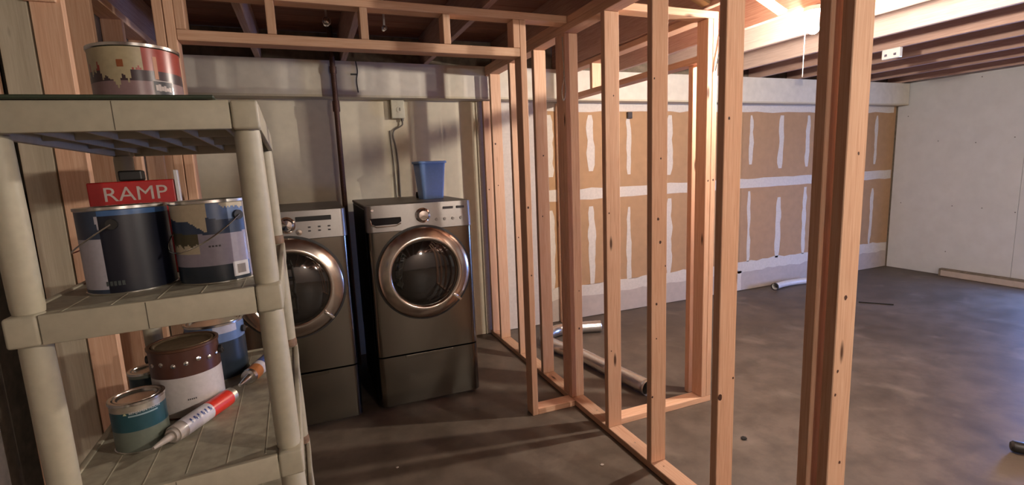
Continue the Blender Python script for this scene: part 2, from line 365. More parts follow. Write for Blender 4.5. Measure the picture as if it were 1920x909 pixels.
for k, x, z, a in (('B', 1.528, 1.562, .005), ('B', 1.514, 1.28, .008), ('B', 1.527, 1.169, .008), ('B', 1.558, 1.05, .004), ('B', 1.507, 0.868, .007), ('B', 1.507, 0.693, .004), ('B', 1.484, 0.394, .006), ('B', 1.49, 1.92, .005),
                   ('C', 1.488, 0.579, .013), ('C', 1.557, 0.65, .006), ('C', 1.50, 1.7, .006), ('A', 1.495, 1.282, .005), ('A', 1.53, 1.9, .005), ('A', 1.50, 0.5, .004),
                   ('D2', 1.516, 0.862, .006), ('D2', 1.511, 0.783, .005), ('D2', 1.553, 0.535, .006), ('D2', 1.532, 1.102, .008), ('D2', 1.55, 1.55, .005),
                   ('F', 1.51, 1.2, .006), ('F', 1.53, 1.62, .006), ('E1', 1.54, 0.5, .007), ('E1', 1.545, 0.75, .004), ('G', 1.50, 1.0, .006), ('H', 1.51, 1.4, .006), ('H', 1.50, 1.75, .009), ('I', 1.50, 1.36, .007)):
    knot(ST[k], x, z, a * 0.8, a)
for (x, y) in ((1.52, 1.86), (1.54, 1.62), (1.50, 1.36), (1.52, 1.2), (1.52, 2.1), (1.53, 2.5), (1.51, 3.4)): nail(part, x, y, 0.0381)
# loose cables stapled on the studs
tag(tube('cable', smooth_path([(1.4765, 2.742, 2.30), (1.474, 2.735, 2.2), (1.474, 2.725, 2.08), (1.45, 2.712, 1.99), (1.455, 2.705, 1.93), (1.474, 2.712, 1.99), (1.474, 2.73, 2.1)]), 0.0035, M['tinpale'], None, 6), 'thin pale cable hooked on the double stud beside the laundry doorway', 'cable')
# laundry doorway frame
door = tag(empty('doorway_frame', (0.35, 2.68, 0)), 'bare spruce doorway header frame standing before the laundry machines', 'door frame')
HY0, HY1 = 2.68, 2.769
lumber('header_plate', -0.473, 1.174, HY0, HY1, 2.163, 2.209, M['stud'], door)
lumber('top_plate', -0.79, 1.477, HY0, HY1, 2.362, 2.402, M['stud'], door)
for x0 in (-0.473, -0.108, 0.314, 0.737, 1.136): lumber('cripple_stud', x0, x0 + 0.038, HY0, HY1, 2.21, 2.361, M['stud'], door)
ks = lumber('king_stud', -0.512, -0.474, HY0, HY1, 0.0, 2.361, M['stud'], door); lumber('king_stud', -0.553, -0.515, HY0, HY1, 0.0, 2.361, M['stud'], door)
k2 = lumber('jamb_stud', 1.175, 1.213, HY0, HY1, 0.0, 2.361, M['stud'], door); knot(k2, 1.19, 1.31, .006, .008); knot(k2, 1.196, 0.9, .004, .005)
lumber('stub_plate', 1.214, 1.477, HY0, HY1, 0.0, 0.038, M['stud'], door)
box('block', 1.214, 1.245, HY0 + 0.02, HY0 + 0.06, 2.235, 2.262, M['stud'], door, 0.002)
# closet frame
clo = tag(empty('closet_frame', (1.9, 2.4, 0)), 'bare spruce closet frame with corner post behind the long partition', 'stud wall')
lumber('bottom_plate', 1.568, 2.293, 2.35, 2.439, 0.0, 0.038, M['stud'], clo); lumber('top_plate', 1.568, 2.293, 2.35, 2.439, 2.352, 2.392, M['stud'], clo)
for x in (1.568, 2.215, 2.2545):
    s = lumber('stud', x, x + 0.038, 2.35, 2.439, 0.039, 2.351, M['stud'], clo); knot(s, x + 0.02, 1.2 + x * 0.1, .005, .006)
lumber('stud', 2.243, 2.332, 2.50, 2.538, 0.0, 2.12, M['stud'], clo); lumber('stud', 2.215, 2.304, 4.255, 4.293, 0.0, 2.12, M['stud'], clo)
lumber('header_plate', 2.215, 2.304, 2.44, 4.145, 2.121, 2.16, M['stud'], clo); lumber('top_plate', 2.215, 2.304, 2.44, 4.145, 2.358, 2.397, M['stud'], clo)
for y in (3.62, 4.10): lumber('cripple_stud', 2.215, 2.304, y, y + 0.038, 2.161, 2.357, M['stud'], clo)
tag(tube('cable', smooth_path([(2.306, 2.345, 2.26), (2.30, 2.342, 2.19), (2.285, 2.342, 2.13), (2.27, 2.345, 2.06)]), 0.003, M['black'], None, 6), 'short black wire on the closet corner post below the top plate', 'cable')

# ================================================================== LAMPS
def lamp(loc, strength, label):
    x, y, z = loc
    t = tag(empty('ceiling_lamp', (x, y, z)), label, 'lamp', 'bare bulbs under the joists')
    em = emit('glowing_bulb', BULB_COL, strength)
    prof = []
    for i in range(9):
        a = PI * (i / 8) ; r = 0.030 * math.sin(a); zz = -0.030 * math.cos(a)
        prof.append((max(r, 0.0005), zz))
    prof = [p for p in prof if p[1] < 0.022] + [(0.014, 0.034), (0.013, 0.045)]
    lathe('bulb', prof, em, t, 16)
    lathe('lampholder', [(0.0135, 0.042), (0.022, 0.044), (0.026, 0.060), (0.045, 0.085), (0.056, 0.095), (0.056, 0.118), (0.001, 0.1195)], M['porcelain'], t, 24)
    tube('pull_string', [(0.0, 0.045, 0.07), (0.0, 0.052, 0.0), (-0.002, 0.053, -0.12), (-0.006, 0.052, -0.26)], 0.0014, M['porcelain'], t, 5)
    return t
lamp(*LAMP_A, 'bare glowing bulb in a white porcelain holder under the joists')
lamp(*LAMP_B, 'bare bulb in a white holder behind the viewer, right one of two')
lamp(*LAMP_C, 'bare bulb in a white holder behind the viewer, left one of two')
# junction box on a joist
jb = tag(empty('junction_box', (4.63, 2.80, 2.36)), 'small white electrical box on a joist at upper right', 'electrical box')
box('box', -0.04, 0.0, -0.07, 0.07, -0.04, 0.04, M['porcelain'], jb, 0.004); box('knockout', -0.042, -0.04, -0.045, -0.025, -0.02, 0.0, M['galv'], jb); box('knockout', -0.042, -0.04, 0.025, 0.045, -0.02, 0.0, M['galv'], jb)
tag(box('electrical_box', 3.02, 3.075, 4.27, 4.2975, 1.985, 2.05, M['screw'], None, 0.004), 'tiny dark electrical box high on the tan drywall', 'electrical box')

# ================================================================== LAUNDRY
def machine(name, label, cat, x, y, washer):
    t = tag(empty(name, (x, y, 0)), label, cat, 'laundry pair on pedestals'); W = 0.343
    def shell(nm, z0, z1, yf, mat, rad, d0=0.10, tilt=0.0):
        bm = bmesh.new(); pts = [(-W, d0)]
        for i in range(7):
            a = PI + (PI / 2) * i / 6; pts.append((-W + rad + rad * math.cos(a), yf + rad + rad * math.sin(a)))
        for i in range(7):
            a = 1.5 * PI + (PI / 2) * i / 6; pts.append((W - rad + rad * math.cos(a), yf + rad + rad * math.sin(a)))
        pts.append((W, d0))
        lo = [bm.verts.new((p[0], p[1], z0)) for p in pts]; hi = [bm.verts.new((p[0], p[1] + tilt, z1)) for p in pts]
        n = len(pts)
        for i in range(n): bm.faces.new((lo[i], lo[(i + 1) % n], hi[(i + 1) % n], hi[i]))
        bm.faces.new(lo); bm.faces.new(hi)
        return obj(nm, bm, mat, t, True)
    box('cabinet', -W + 0.002, W - 0.002, 0.101, 0.90, 0.362, 1.325, M['side'], t, 0.006)
    box('top', -W, W, 0.06, 0.915, 1.326, 1.347, M['topgrey'], t, 0.006, 2)
    box('pedestal', -W + 0.004, W - 0.004, 0.081, 0.90, 0.0, 0.360, M['side'], t, 0.004)
    shell('front_panel', 0.366, 1.178, 0.0, M['steel'], 0.045)
    pan = shell('control_panel', 1.181, 1.345, -0.004, M['panel'], 0.04, 0.058, 0.012)
    dr = shell('drawer', 0.022, 0.355, 0.002, M['steel'], 0.045, 0.08)
    box('drawer_grip', -0.16, 0.16, -0.004, 0.008, 0.335, 0.356, M['steel'], dr, 0.003, 2)
    dz = 0.895
    d = lathe('door', [(0.296, 0.000), (0.300, 0.010), (0.299, 0.018), (0.292, 0.025), (0.270, 0.036), (0.240, 0.046), (0.228, 0.049), (0.220, 0.046), (0.214, 0.036)], M['ring'], t, 64, 'y', (0, 0, dz))
    lathe('seal_ring', [(0.310, -0.002), (0.312, 0.004), (0.300, 0.006), (0.296, 0.0)], M['gasket'], d, 64, 'y', (0, 0, dz))
    lathe('door_glass', [(0.215, 0.034), (0.19, 0.048), (0.15, 0.058), (0.10, 0.065), (0.05, 0.069), (0.001, 0.070)], M['glass'], d, 64, 'y', (0, 0, dz))
    bm = bmesh.new()
    a0 = math.radians(-42)
    for i in range(9):
        a = a0 + math.radians(10) * i / 8 - math.radians(5)
    add_box(bm, -0.035, 0.035, -0.062, -0.04, -0.010, 0.010, 0.004, 2)
    h = obj('door_latch_grip', bm, M['chrome'], d, True); h.location = (0.262 * math.cos(a0), 0, dz + 0.262 * math.sin(a0)); h.rotation_euler = (0, PI / 2 - a0 - PI / 2, 0)
    f = -0.0045
    lathe('knob', [(0.046, 0.0), (0.048, 0.006), (0.040, 0.012), (0.036, 0.030), (0.030, 0.036), (0.001, 0.038)], M['chrome'], pan, 32, 'y', (0.012, f + 0.005, 1.268))
    if washer:
        # detergent drawer slot
        bm = bmesh.new(); pts = [(-0.316, 1.268), (-0.128, 1.268), (-0.126, 1.240), (-0.150, 1.224), (-0.290, 1.222), (-0.314, 1.238)]
        v0 = [bm.verts.new((p[0], -0.0035, p[1])) for p in pts]; v1 = [bm.verts.new((p[0], 0.012, p[1])) for p in pts]; bm.faces.new(v0)
        for i in range(6): bm.faces.new((v0[i], v0[(i + 1) % 6], v1[(i + 1) % 6], v1[i]))
        obj('drawer_pull', bm, M['dark_in'], pan)
        tube('pull_lip', [(-0.318, -0.006, 1.262), (-0.31, -0.008, 1.226), (-0.28, -0.010, 1.212), (-0.16, -0.010, 1.214), (-0.13, -0.008, 1.228)], 0.004, M['chrome'], pan, 8)
        box('display_window', 0.150, 0.215, -0.0045, 0.006, 1.299, 1.314, M['print'], pan); box('display_window', 0.240, 0.290, -0.0045, 0.006, 1.299, 1.314, M['print'], pan)
        lathe('start_button', [(0.009, 0.0), (0.008, 0.003), (0.001, 0.003)], M['chrome'], pan, 16, 'y', (-0.30, f + 0.002, 1.318))
        for i in range(4): lathe('button', [(0.010, 0.0), (0.009, 0.004), (0.001, 0.004)], M['panel'], pan, 14, 'y', (0.10 + i * 0.055, f, 1.235))
    else:
        box('display_window', 0.062, 0.258, -0.0045, 0.006, 1.285, 1.312, M['black'], pan, 0.001)
        for i in range(3):
            for k in range(2): box('button_mark', 0.125 + i * 0.055, 0.140 + i * 0.055, -0.0052, 0.0, 1.222 + k * 0.022, 1.230 + k * 0.022, M['print'], pan)
        lathe('start_button', [(0.018, 0.0), (0.016, 0.004), (0.001, 0.005)], M['ring'], pan, 20, 'y', (0.075, f, 1.222))
    return t
machine('washing_machine', 'graphite steel front loader with detergent slot, nearer the partition, under the blue bin', 'washing machine', 0.652, 3.17, True)
machine('clothes_dryer', 'graphite steel front loader with dark display strip, half hidden by the shelving', 'dryer', -0.148, 3.15, False)
# bin on the washing machine
bn = tag(empty('wastebasket', (0.825, 3.60, 1.3475), 0.15), 'small blue plastic bin standing on top of the right machine', 'bin')
def frustum(bm, a0, b0, a1, b1, z0, z1, r0=0.02, r1=0.025, seg=5, flip=False, capb=True):
    rings = []
    for (a, b, z, r) in ((a0, b0, z0, r0), (a1, b1, z1, r1)):
        ring = []
        for (sx, sy, st) in ((1, 1, 0), (-1, 1, 1), (-1, -1, 2), (1, -1, 3)):
            for i in range(seg + 1):
                an = PI / 2 * (st + i / seg); ring.append(bm.verts.new((sx * (a - r) + r * math.cos(an), sy * (b - r) + r * math.sin(an), z)))
        rings.append(ring)
    n = len(rings[0])
    for i in range(n): bm.faces.new((rings[0][i], rings[0][(i + 1) % n], rings[1][(i + 1) % n], rings[1][i]))
    if capb: bm.faces.new(rings[0])
    return rings
bm = bmesh.new(); frustum(bm, 0.078, 0.062, 0.100, 0.080, 0.0, 0.265); o = obj('bin_wall', bm, M['blue_bin'], bn, True); so = o.modifiers.new('s', 'SOLIDIFY'); so.thickness = 0.002
bm = bmesh.new(); a = frustum(bm, 0.100, 0.080, 0.1005, 0.0805, 0.252, 0.268, capb=False); o = obj('rim', bm, M['blue_bin'], bn, True); so = o.modifiers.new('s', 'SOLIDIFY'); so.thickness = 0.008; so.offset = 1
bk = tag(lathe('bottle_cap', [(0.001, 0.0), (0.022, 0.001), (0.026, 0.02), (0.022, 0.045), (0.001, 0.047)], M['black'], None, 16), 'small black knob lying behind the blue bin on the machine', 'cap')
bk.location = (0.775, 3.78, 1.3475)
# receptacle and cords
ob = tag(empty('outlet_box', (0.742, YB - 0.002, 2.06)), 'cream surface mounted outlet box on the wall above the machines', 'outlet')
box('housing', -0.052, 0.056, -0.055, 0.0, -0.075, 0.075, M['plastic_cream'], ob, 0.006, 2, True)
lathe('socket', [(0.022, 0.0), (0.021, 0.003), (0.001, 0.003)], M['plastic_cream'], ob, 20, 'y', (0.01, -0.0555, -0.005))
box('slot', 0.012, 0.018, -0.0595, -0.057, -0.015, 0.010, M['black'], ob)
lathe('cord_exit', [(0.012, -0.02), (0.012, 0.0)], M['cord'], ob, 12, 'z', (0.035, -0.028, -0.075), True, True)
tag(tube('power_cord', smooth_path([(0.777, 4.27, 1.965), (0.775, 4.268, 1.935), (0.745, 4.27, 1.915), (0.705, 4.28, 1.89), (0.695, 4.285, 1.84), (0.71, 4.288, 1.76), (0.722, 4.289, 1.6), (0.72, 4.289, 1.36), (0.72, 4.28, 1.1)]), 0.006, M['cord'], None, 8), 'grey power cord curving down from the outlet box, right one of two', 'cord', 'cords on the laundry wall')
tag(tube('power_cord', smooth_path([(0.672, 4.29, 1.89), (0.675, 4.289, 1.80), (0.684, 4.289, 1.6), (0.688, 4.289, 1.36), (0.69, 4.28, 1.1)]), 0.0045, M['cord'], None, 8), 'thin grey cable running straight down the wall beside the power cord', 'cord', 'cords on the laundry wall')
# vent stack pipe
pp = tag(empty('iron_pipe', (0.255, 4.105, 0)), 'dark rusty iron pipe rising between the two machines to the ceiling', 'pipe')
lathe('pipe', [(0.020, 0.0), (0.020, 2.640)], M['iron'], pp, 16, 'z', (0, 0, 0), True, True)
lathe('coupling', [(0.026, 2.02), (0.027, 2.03), (0.027, 2.09), (0.026, 2.10), (0.020, 2.101)], M['iron'], pp, 16)
lathe('coupling', [(0.024, 2.30), (0.026, 2.31), (0.026, 2.35), (0.020, 2.351)], M['iron'], pp, 16)
# bright metal duct and fittings between the joists above the header
for (x, y, z, rr, lb) in ((0.195, 3.34, 2.462, 0.022, 'small shiny metal fitting under the joists, seen through the header left of the iron pipe'), (0.545, 3.40, 2.462, 0.013, 'tiny shiny metal fitting under the joists, seen through the header right of the iron pipe')):
    f_ = tag(empty('pipe_fitting', (x, y, z)), lb, 'pipe fitting')
    lathe('dome_end', [(0.0006, -rr), (rr * 0.5, -rr * 0.87), (rr * 0.87, -rr * 0.5), (rr, 0.0), (rr, 0.03)], M['chrome'], f_, 20, 'y', (0, 0, 0)).scale = (1, -1, 1)
    lathe('collar', [(rr + 0.003, 0.0), (rr + 0.003, 0.012), (rr, 0.013)], M['galv'], f_, 20, 'y')
    box('strap', -0.006, 0.006, -0.012, -0.002, rr, 2.641 - z, M['galv'], f_)
# ================================================================== SHELVING UNIT  (local x from -W to 0, y from 0 to D)
sx, sy, yaw, l1, l2 = -0.051, 1.143, 0.030, -0.017, 0.012
ez = Vector((l1, l2, 1)).normalized(); ex = Vector((math.cos(yaw), math.sin(yaw), 0)); ex = (ex - ez * ex.dot(ez)).normalized(); ey = ez.cross(ex)
SM = Matrix(((ex.x, ey.x, ez.x, sx), (ex.y, ey.y, ez.y, sy), (ex.z, ey.z, ez.z, 0), (0, 0, 0, 1)))
shf = empty('shelving_unit'); shf.matrix_world = SM
tag(shf, 'putty coloured plastic shelving unit with round posts, holding the paint cans', 'shelving')
SW, SD, RIM = 0.46, 0.838, 0.057
TZ = [0.171, 0.555, 0.939, 1.323, 1.707]
REC = 0.004
for ti, z in enumerate(TZ):
    tier = empty('shelf_tier'); tier.parent = shf
    sh = box('shelf_panel', -SW + 0.012, -0.012, 0.012, SD - 0.012, z - 0.022, z - REC, M['shelfdirt'], None)
    sh.name = 'shelf_tier'; sh.parent = shf; bpy.data.objects.remove(tier); tier = sh
    # rims between the corner caps
    box('rim', -SW + 0.052, -0.052, 0.0, 0.014, z - RIM, z, M['shelf'], tier, 0.003, 2, True)
    box('rim', -SW + 0.052, -0.052, SD - 0.014, SD, z - RIM, z, M['shelf'], tier, 0.003, 2, True)
    box('rim', -0.014, 0.0, 0.052, SD - 0.052, z - RIM, z, M['shelf'], tier, 0.003, 2, True)
    box('rim', -SW, -SW + 0.014, 0.052, SD - 0.052, z - RIM, z, M['shelf'], tier, 0.003, 2, True)
    for (cx, cy) in ((0, 0), (1, 0), (0, 1), (1, 1)):
        x0 = -SW if cx else -0.0505; y0 = 0 if not cy else SD - 0.0505
        box('corner_cap', x0, x0 + 0.0505, y0, y0 + 0.0505, z - RIM - 0.001, z + 0.0005, M['shelf'], tier, 0.006, 3, True)
    # stiffening ribs under the panel
    for i in range(5):
        xx = -SW + 0.07 + i * (SW - 0.14) / 4
        box('rib', xx - 0.002, xx + 0.002, 0.016, SD - 0.016, z - 0.050, z - 0.0225, M['shelf'], tier)
    box('rib', -SW + 0.016, -0.016, SD * 0.33, SD * 0.33 + 0.005, z - 0.048, z - 0.0225, M['shelf'], tier)
    box('rib', -SW + 0.016, -0.016, SD * 0.66, SD * 0.66 + 0.005, z - 0.048, z - 0.0225, M['shelf'], tier)
    # raised board lines across the top
    for i in range(1, 6):
        xx = -SW + i * SW / 6
        box('groove_bead', xx - 0.0012, xx + 0.0012, 0.03, SD - 0.03, z - REC - 0.0005, z - REC + 0.0008, M['shelf'], tier)
    box('rim_seam', -SW * 0.53, -SW * 0.53 + 0.0012, -0.0006, 0.002, z - RIM + 0.002, z - 0.002, M['shelfseam'], tier)
for (cx, cy) in ((0, 0), (1, 0), (0, 1), (1, 1)):
    px = -SW + 0.027 if cx else -0.028; py = 0.040 if not cy else SD - 0.036
    for ti in range(5):
        z0 = TZ[ti - 1] + 0.0005 if ti else 0.0; z1 = TZ[ti] - RIM - 0.001
        o = lathe('post', [(0.024, z0), (0.0255, z0 + 0.012), (0.0265, (z0 + z1) / 2), (0.0255, z1 - 0.01), (0.024, z1)], M['shelf'], shf, 28, 'z', (px, py, 0), True, True)
        if cy and ti in (3,): pass
    if cy and not cx:
        for ti in (1, 2, 3): lathe('stained_joint', [(0.027, TZ[ti] + 0.001), (0.028, TZ[ti] + 0.006), (0.028, TZ[ti] + 0.018), (0.0262, TZ[ti] + 0.03)], M['shelfjoint'], shf, 20, 'z', (px, py, 0))
def on_shelf(o, wx, wy, tier, dz=0.0, rz=0.0):
    """stand an object on a tier at world x, y"""
    inv = SM.inverted(); p = inv @ Vector((wx, wy, TZ[tier])); p.z = TZ[tier] - REC + dz
    o.matrix_world = SM @ Matrix.Translation(p) @ Matrix.Rotation(rz - yaw, 4, 'Z')
    return o

# ================================================================== CANS
def pm(name, col, rough=0.35, metal=0.0, var=0.06, spec=0.5, coat=0.15): 
    if name not in bpy.data.materials: plain(name, col, rough, metal, var, 20, 0, spec, coat)
    return bpy.data.materials[name]
def can(name, label, r, h, mats, fn, lid=None, rimmat=None, handle=None, n=160, nz=56, ear=True, group='paint cans on the shelving'):
    t = tag(empty(name), label, 'paint can', group)
    bm = bmesh.new(); rings = []
    for k in range(nz + 1):
        z = 0.003 + (h - 0.010) * k / nz; rings.append([bm.verts.new((r * math.sin(2 * PI * i / n), -r * math.cos(2 * PI * i / n), z)) for i in range(n)])
    for k in range(nz):
        for i in range(n):
            f = bm.faces.new((rings[k][i], rings[k][(i + 1) % n], rings[k + 1][(i + 1) % n], rings[k + 1][i]))
            a = math.degrees(2 * PI * (i + 0.5) / n); a = a - 360 if a > 180 else a
            f.material_index = fn(a, (k + 0.5) / nz)
    bm.faces.new(rings[0]); body = obj('body', bm, mats, t, True)
    lathe('bottom_rim', [(r + 0.0002, 0.0), (r + 0.0022, 0.0012), (r + 0.0022, 0.004), (r + 0.0002, 0.005)], rimmat or M['tin'], t, 48)
    lathe('top_rim', [(r + 0.0002, h - 0.009), (r + 0.0025, h - 0.007), (r + 0.0025, h - 0.001), (r, h), (r - 0.006, h - 0.001), (r - 0.008, h - 0.006)], rimmat or M['tin'], t, 56)
    lathe('lid', [(r - 0.008, h - 0.006), (r - 0.010, h - 0.0015), (r - 0.014, h - 0.0015), (r - 0.018, h - 0.006), (r * 0.5, h - 0.0065), (0.001, h - 0.0065)], lid or M['tin'], t, 56)
    if handle is not None:
        ha, drop = handle        # ear angle, sag of the bail
        A = math.radians(ha)
        for s in (1, -1):
            e = Vector((s * math.sin(A), -s * math.cos(A), 0)); c = e * (r + 0.001)
            bm = bmesh.new(); add_tube(bm, [c + Vector((0, 0, h * 0.80)), c + e * 0.007 + Vector((0, 0, h * 0.80))], 0.011, 14); obj('ear', bm, M['black'], t, True)
        e = Vector((math.sin(A), -math.cos(A), 0)); q = Vector((-e.y, e.x, 0)) * (1 if drop > 0 else -1); pts = []
        for i in range(15):
            u = PI * i / 14; rr = r + 0.010
            az = e * (rr * math.cos(u)) + q * ((rr + 0.004) * math.sin(u)); pts.append(az + Vector((0, 0, h * 0.80 - abs(drop) * math.sin(u))))
        tube('bail_handle', smooth_path(pts, 3), 0.0016, M['tin'], t, 6)
    return t
nz_ = lambda a, z, s: noise.noise(Vector((a * 0.05, z * 6, s)))
# navy can, front left of the middle tier
def f1(a, z):
    if a < -31:
        if z > 0.93: return 2
        if z < 0.06: return 2
        if z > 0.66 and a < -38 - (0.95 - z) * -30: return 2
        return 1
    if z > 0.93: return 3
    return 0
c1 = can('paint_can', 'large navy paint can with white label edge, front left on the middle shelf', 0.0845, 0.190, [pm('navy_label', (0.004, 0.005, 0.014), 0.42), pm('lilac_white_label', (0.42, 0.40, 0.45), 0.4), pm('slate_label', (0.035, 0.05, 0.085), 0.35), pm('royal_blue_band', (0.045, 0.11, 0.26), 0.3)], f1, handle=(-14, -0.06))
on_shelf(c1, -0.393, 1.378, 3, 0.0, 0.28)
# blue and lilac can, front right
def f2(a, z):
    if a > 46: return 2 if z > 0.02 else 4
    if z > 0.80 - 0.02 * math.sin(a * 0.1):
        d = 0.965 - 0.05 * (nz_(a * 6, 0.1, 3.3) + 0.5)
        if (a < -8 and z > 0.80 + 0.004 * (a + 8) + 0.05 * abs(nz_(a * 5, 0, 1))): return 3
        if z > d and a > 10: return 3
        return 1 if a > -8 else 0
    if a < -12 and z > 0.74 - 0.006 * (a + 30): return 3
    if z > 0.66 - 0.05 * math.cos(math.radians(a - 10)): return 0
    if a < -24 and z < 0.66 and z > 0.38:
        return 5 if z > 0.48 + 0.06 * nz_(a * 5, z * 3, 2) else 3
    if z < 0.21: return 6
    return 2 if not (z < 0.235 and a > 20) else 6
c2 = can('paint_can', 'large blue and lilac paint can with cream drips, front right on the middle shelf', 0.0845, 0.190, [pm('dark_slate_blue', (0.03, 0.05, 0.10), 0.3), pm('mid_blue_label', (0.12, 0.19, 0.36), 0.3), pm('lilac_label', (0.30, 0.27, 0.33), 0.4), pm('cream_paint_drip', (0.52, 0.45, 0.32), 0.5), M['tin'], pm('green_brown_picture', (0.07, 0.06, 0.03), 0.4), pm('blue_black_band', (0.02, 0.03, 0.045), 0.3)], f2, handle=(33, -0.075), lid=M['tinpale'])
on_shelf(c2, -0.213, 1.362, 3, 0.0, 0.16)
def curved_patch(parent, r, a0, a1, z0, z1, mat, name, n=8, t=0.0006):
    bm = bmesh.new(); v = []
    for k, z in enumerate((z0, z1)):
        v.append([bm.verts.new(((r + t) * math.sin(math.radians(a0 + (a1 - a0) * i / n)), -(r + t) * math.cos(math.radians(a0 + (a1 - a0) * i / n)), z)) for i in range(n + 1)])
    for i in range(n): bm.faces.new((v[0][i], v[0][i + 1], v[1][i + 1], v[1][i]))
    return obj(name, bm, mat, parent, True)
def curved_text(parent, s, size, r, a, z, mat, name='lettering', t=0.0008, sx=1.0):
    bm = text_bm(s, size, 0.0)
    for v in bm.verts:
        x, y = v.co.x * sx, v.co.y; an = math.radians(a) + x / r; v.co = Vector(((r + t) * math.sin(an), -(r + t) * math.cos(an), z + y))
    return obj(name, bm, mat, parent)
curved_patch(c2, 0.0845, 17, 42, 0.011, 0.045, pm('white_sticker', (0.62, 0.60, 0.60), 0.5), 'sticker'); curved_patch(c2, 0.0850, 23, 36, 0.017, 0.038, pm('grey_sticker_print', (0.22, 0.19, 0.17), 0.5), 'sticker_print')
curved_patch(c2, 0.0845, 46, 50, 0.06, 0.185, pm('white_sticker', (0.62, 0.60, 0.60)), 'label_edge')
for i in range(4): curved_patch(c2, 0.0845, -12 + i * 4.4, -9 + i * 4.4, 0.084, 0.088, M['print'], 'small_print', 2)
for i in range(5): curved_patch(c1, 0.0845, -34 + i * 5, -30.5 + i * 5, 0.020, 0.030, pm('faded_grey_print', (0.06, 0.07, 0.07), 0.5), 'small_print', 2)
# can on top tier
def f3(a, z):
    m = 0.62 - 0.25 * max(0, 1 - abs(a + 25) / 26) + 0.22 * nz_(a * 3, 0, 5)
    if a < 8 and z > m: return 0
    if z > 0.60: return 1
    if z > 0.42: return 2
    return 3
c3 = can('paint_can', 'paint can with red and tan picture label on the topmost shelf', 0.085, 0.136, [pm('tan_splash', (0.40, 0.33, 0.20), 0.4), pm('deep_red_label', (0.30, 0.045, 0.03), 0.3), pm('black_brown_label', (0.045, 0.025, 0.03), 0.3), pm('mauve_label', (0.24, 0.15, 0.15), 0.3)], f3, lid=M['tinpale'])
on_shelf(c3, -0.335, 1.41, 4, 0.003, 0.22)
curved_patch(c3, 0.085, 18, 48, 0.022, 0.060, pm('pale_box_edge', (0.45, 0.38, 0.34), 0.4), 'label_box'); curved_patch(c3, 0.0855, 19, 47, 0.026, 0.058, pm('black_box', (0.02, 0.02, 0.025), 0.4), 'label_box')
for q_ in range(6): curved_patch(c3, 0.086, 21 + q_ * 3.6, 24.4 + q_ * 3.6, 0.038 - 0.001 * (q_ % 2), 0.050 - 0.0012 * q_ + 0.003 * (q_ % 2), pm('pale_box_edge', (0.45, 0.38, 0.34)), 'label_smear', 2)
curved_patch(c3, 0.085, -22, -14, 0.085, 0.100, pm('rust_mark', (0.25, 0.07, 0.02), 0.5), 'label_mark'); curved_patch(c3, 0.085, 22, 27, 0.062, 0.11, pm('orange_tan_mark', (0.45, 0.2, 0.1), 0.4), 'label_mark')
# dark green sheet lying on the top tier
gs = box('plastic_sheet', -0.40, 0.0, 0.0, 0.46, 0.0, 0.007, M['green_sheet'], None, 0.002); tag(gs, 'thin dark green sheet lying on the topmost shelf under the can', 'sheet')
on_shelf(gs, -0.155, 1.150, 4, REC + 0.0006, 0.03)
on_shelf(c3, -0.335, 1.41, 4, REC + 0.0082, 0.22)
# brown can, white label
def f4(a, z): return 1 if z < 0.60 else 0
c4 = can('paint_can', 'brown stain can with wide white label on the lower shelf', 0.0825, 0.190, [pm('dark_brown_can', (0.075, 0.028, 0.018), 0.3), pm('white_paper_label', (0.50, 0.46, 0.44), 0.6)], f4, lid=plain('brown_rusty_lid', (0.20, 0.15, 0.09), 0.45, metal=0.6, var=0.2), rimmat=pm('dark_brown_rim', (0.12, 0.055, 0.03), 0.35, 0.5), handle=(75, 0.05))
on_shelf(c4, -0.355, 1.560, 2, 0.0, 0.22)
for i in range(7):
    a = -60 + i * 20; z = 0.150
    bm = bmesh.new(); add_lathe(bm, [(0.006, 0), (0.006, 0.002), (0.001, 0.004)], 10, 'y', (0, 0, 0)); o = obj('lid_clip', bm, M['tin'], c4, True)
    o.rotation_euler = (0, 0, math.radians(a)); o.location = (0.083 * math.sin(math.radians(a)), -0.083 * math.cos(math.radians(a)), z + 0.004 * math.sin(i * 2.0))
for i in range(5): curved_patch(c4, 0.0825, -6 + i * 3, -4 + i * 3, 0.048, 0.052, M['print'], 'small_print', 2)
# teal quart can
def f5(a, z):
    if z > 0.86: return 2
    if z > 0.44: return 0
    return 1
c5 = can('paint_can', 'small teal and grey paint can at the front of the lower shelf', 0.055, 0.122, [pm('teal_label', (0.012, 0.062, 0.078), 0.4), pm('grey_green_label', (0.13, 0.15, 0.12), 0.4), M['tinpale']], f5)
on_shelf(c5, -0.425, 1.386, 2, 0.0, 0.25)
curved_patch(c5, 0.055, -20, 42, 0.089, 0.0925, pm('pale_teal_line', (0.25, 0.35, 0.38), 0.4), 'label_line', 16)
curved_text(c5, 'BENJAMIN MOORE', 0.0078, 0.0555, 16, 0.0985, pm('white_print', (0.6, 0.6, 0.6), 0.5))
bm = bmesh.new(); vs = [bm.verts.new(p) for p in ((-0.004, 0, 0), (0.004, 0, 0), (0, 0, 0.007))]; bm.faces.new(vs); o = obj('triangle_mark', bm, pm('pale_yellow_print', (0.5, 0.5, 0.3), 0.5), c5)
o.location = (0.056 * math.sin(math.radians(-26)), -0.056 * math.cos(math.radians(-26)), 0.095); o.rotation_euler = (0, 0, math.radians(-26))
# little teal can behind
c6 = can('paint_can', 'smallest dark teal paint can, behind the teal and grey one', 0.042, 0.100, [pm('dark_teal_label', (0.02, 0.05, 0.07), 0.35), pm('grey_green_label', (0.13, 0.15, 0.12)), M['tinpale']], lambda a, z: 0 if 0.35 < z < 0.9 else 1)
on_shelf(c6, -0.478, 1.66, 2, 0.0, 0.25)
